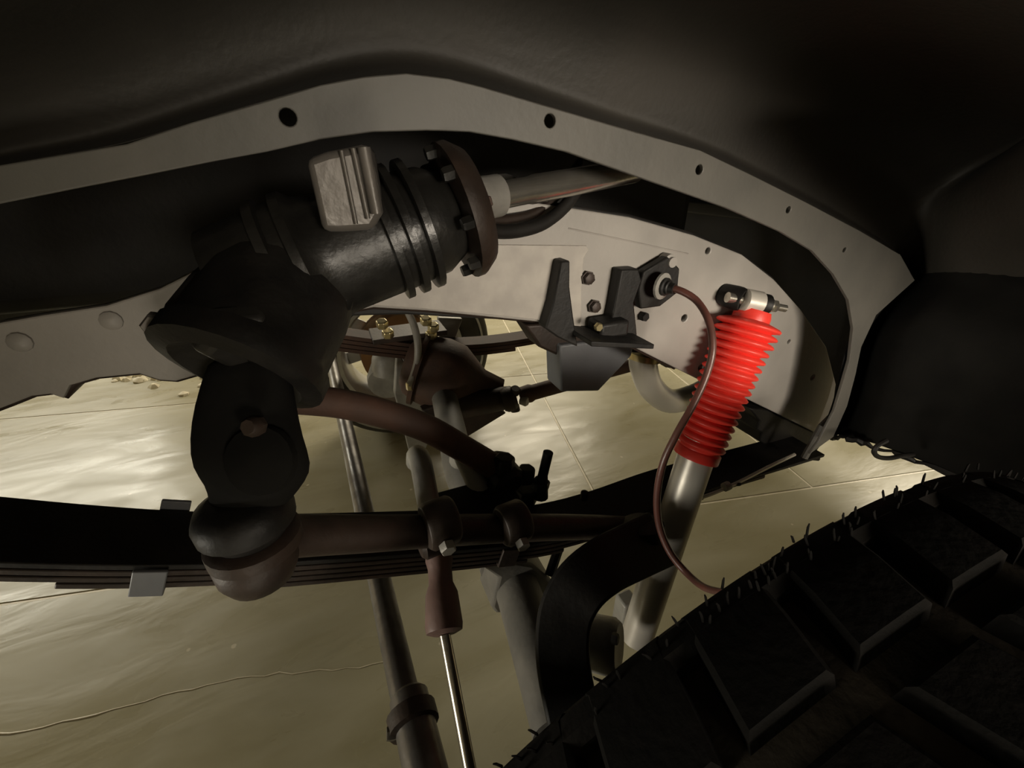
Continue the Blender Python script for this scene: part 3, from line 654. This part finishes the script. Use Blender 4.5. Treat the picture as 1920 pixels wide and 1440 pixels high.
def tire_lathe(c, R, w_, rim, sgn):
    prof = [(0, rim), (.006, rim+.01), (-.012, rim+(R-rim)*.35), (-.016, rim+(R-rim)*.6), (-.006, rim+(R-rim)*.85), (.012, R*.985), (.03, R), (w_-.03, R), (w_-.012, R*.985), (w_+.006, rim+(R-rim)*.85), (w_+.016, rim+(R-rim)*.6), (w_+.012, rim+(R-rim)*.35), (w_-.006, rim+.01), (w_, rim)]
    mb = MB(); n = 72; vs = []
    for t, r in prof:
        for k_ in range(n):
            a_ = 2*PI*k_/n; vs.append(Vector(c)+V(r*math.cos(a_), t, r*math.sin(a_)))
    m = len(prof); fs = []
    for i in range(m):
        for k_ in range(n): fs.append((i*n+k_, i*n+(k_+1) % n, ((i+1) % m)*n+(k_+1) % n, ((i+1) % m)*n+k_))
    return mb.add(vs, fs)
def ring(c, prof, n=64):
    mb = MB(); vs = []
    for t, r in prof:
        for k_ in range(n):
            a_ = 2*PI*k_/n; vs.append(Vector(c)+V(r*math.cos(a_), t, r*math.sin(a_)))
    m = len(prof); fs = []
    for i in range(m):
        for k_ in range(n): fs.append((i*n+k_, i*n+(k_+1) % n, ((i+1) % m)*n+(k_+1) % n, ((i+1) % m)*n+k_))
    return mb.add(vs, fs)
FWC = V(.2, 1.58, .365)
fw = thing('wheel', V(.2, 1.70, 0), 'far front wheel with silver rim seen behind the leaf spring and tie rod', 'wheel')
obj('tire', tire_lathe(FWC, .362, .24, .235, 1), M_FTIRE, fw)
obj('rim', ring(FWC, [(.02, .234), (.0, .236), (-.004, .242), (.0, .228), (.03, .215), (.15, .205), (.2, .21), (.21, .235)]), M_RIM, fw, label='silver steel rim')
obj('stripe', ring(FWC, [(-.0145, .318), (-.0175, .319), (-.0175, .327), (-.0145, .328)]), M_RIM, fw, label='thin pale sidewall stripe')
obj('drum', MB().lathe(FWC+V(0, .02, 0), (0, 1, 0), [(0, .12), (.004, .155), (.07, .158), (.09, .1)], 40), M_DRUM, fw, label='orange brown rusty brake drum')
obj('disc', MB().lathe(FWC+V(0, .15, 0), (0, 1, 0), [(0, .15), (.004, .15), (.02, .12), (.03, .1)], 40), M_RIM, fw)
for k_ in range(8):
    a_ = 2*PI*k_/8+.2; d_ = V(math.cos(a_), 0, math.sin(a_)); obj('spoke', MB().box(FWC+V(0, .155, 0)+d_*.178, d_*.075, d_.cross(V(0, 1, 0))*.05, V(0, .012, 0)), M_RIM, fw, bevel=.002)

# ------------------------------------------------------------------ near wheel and its tread
TX, TZ, TR = .30, .43, .418
nw = thing('wheel', V(TX, -.04, 0), 'big black mud tire filling the lower right corner with rubber hairs on its shoulder', 'wheel')
TC = V(TX, -.18, TZ)
obj('carcass', ring(TC, [(0.03, .215), (.0, .24), (-.02, .30), (-.012, .37), (.012, .398), (.04, .404), (.24, .404), (.268, .400), (.284, .37), (.295, .32), (.285, .25), (.25, .215)], 96), M_TIREG, nw, label='brownish carcass between the tread blocks')
obj('shoulder_rib', ring(TC, [(.262, .398), (.264, .412), (.270, .4155), (.279, .4135), (.2835, .405), (.284, .39), (.27, .39)], 120), M_TIRE, nw)
obj('rim', ring(TC, [(.03, .216), (.0, .22), (.03, .2), (.2, .19), (.25, .2), (.27, .216)], 64), M_BLACK, nw)
obj('hub_disc', MB().lathe(TC+V(0, .06, 0), (0, 1, 0), [(0, .1), (.01, .14), (.03, .2), (.036, .2)], 40), M_BLACK, nw)
base = wloc(nw); ctr = V(TX, 0, TZ)
def block_mesh(name, a0, a1, y0, y1, skew=0, shoulder=False):
    vs = []; na = 4
    for lev, (r, sh_) in enumerate(((.400, -.002), (TR-.002, .0), (TR, .0025))):
        for i in range(na+1):
            for j in range(3):
                y = (y0-sh_*-1, (y0+y1)/2, y1-sh_)[j] if lev else (y0-.002, (y0+y1)/2, y1+.002)[j]
                tt = (a0+(a1-a0)*i/na); ins = (sh_/TR)*(1-2*i/na)
                an = math.radians(tt+skew*(y-y0)/(y1-y0))+ins
                rr = r - (.004 if (shoulder and lev and j == 2) else 0)
                vs.append(V(rr*math.cos(an), y, rr*math.sin(an)))
    fs = []; S = (na+1)*3
    for i in range(na):
        for j in range(2):
            fs.append((2*S+i*3+j, 2*S+(i+1)*3+j, 2*S+(i+1)*3+j+1, 2*S+i*3+j+1))
    loop = [i*3 for i in range(na+1)]+[na*3+1]+[i*3+2 for i in range(na, -1, -1)]+[1]
    for l in range(2):
        for k_ in range(len(loop)):
            a_, b_ = loop[k_], loop[(k_+1) % len(loop)]
            fs.append((l*S+a_, l*S+b_, (l+1)*S+b_, (l+1)*S+a_))
    me = bpy.data.meshes.new(name); me.from_pydata([tuple(q) for q in vs], [], fs); me.materials.append(M_TIRE); finish(me, 35); return me
bmi = block_mesh('shoulder_block', -3.4, 3.4, .046, .101, -1.6, True)
bmc = block_mesh('tread_block', -3.1, 3.1, -.028, .030, 2.5)
bmd = block_mesh('tread_block', -3.1, 3.1, -.104, -.044, -2.5)
bmo = block_mesh('shoulder_block', -3.4, 3.4, -.181, -.122, 1.6, False)
for me, off, nm in ((bmi, 96.3+4.5+1.0, 'shoulder_block'), (bmc, 99.2, 'tread_block'), (bmd, 95, 'tread_block'), (bmo, 99, 'shoulder_block')):
    for k_ in range(40):
        o = bpy.data.objects.new(nm, me); COL.objects.link(o); o.parent = nw
        o.location = ctr-base; o.rotation_euler = (0, -math.radians(off+9*k_), 0)
# vent hairs
ha = MB()
xs = [1256, 1292, 1328, 1362, 1380, 1394, 1402, 1432, 1438, 1452, 1460, 1470, 1480, 1488, 1498, 1516, 1545, 1578, 1606, 1640, 1652, 1682, 1700, 992, 996, 918, 926, 1148, 1152, 1225]
def ang(x):
    kx = [(900, 133), (1080, 123.4), (1240, 115.4), (1480, 104.9), (1669, 95.8), (1800, 89)]
    for (x0, a0), (x1, a1) in zip(kx, kx[1:]):
        if x <= x1: return a0+(a1-a0)*(x-x0)/(x1-x0)
    return 89
for x in xs+[None]*46:
    an = math.radians(ang(x) if x else random.uniform(60, 150)); y = random.uniform(.088, .101); h = random.uniform(.004, .0075) if x else random.uniform(.002, .005)
    rr = TR-.004; b_ = ctr+V(rr*math.cos(an), y, rr*math.sin(an)); dr = V(math.cos(an)+random.uniform(-.25, .25), random.uniform(0, .4), math.sin(an)+random.uniform(-.2, .2)).normalized()
    ha.tube([b_, b_+dr*(h*.6+.003), b_+dr*(h+.003)+V(random.uniform(-.001, .001), 0, 0)], [.0008, .0007, .0004], 5)
obj('rubber_hairs', ha, M_TIRE, nw, kind='stuff', label='tiny moulding hairs')

# ------------------------------------------------------------------ little wire loop under the rear panel
wl = [P(x, y, .24) for x, y in ((1662, 826), (1645, 836), (1639, 848), (1648, 857), (1668, 859), (1690, 855), (1712, 852))]
tag(obj('wire_loop', MB().tube(catmull(wl), RP(wl[0], 4.5), 8), M_BLACK), 'small black wire loop hanging below the dark rear panel', 'wire')
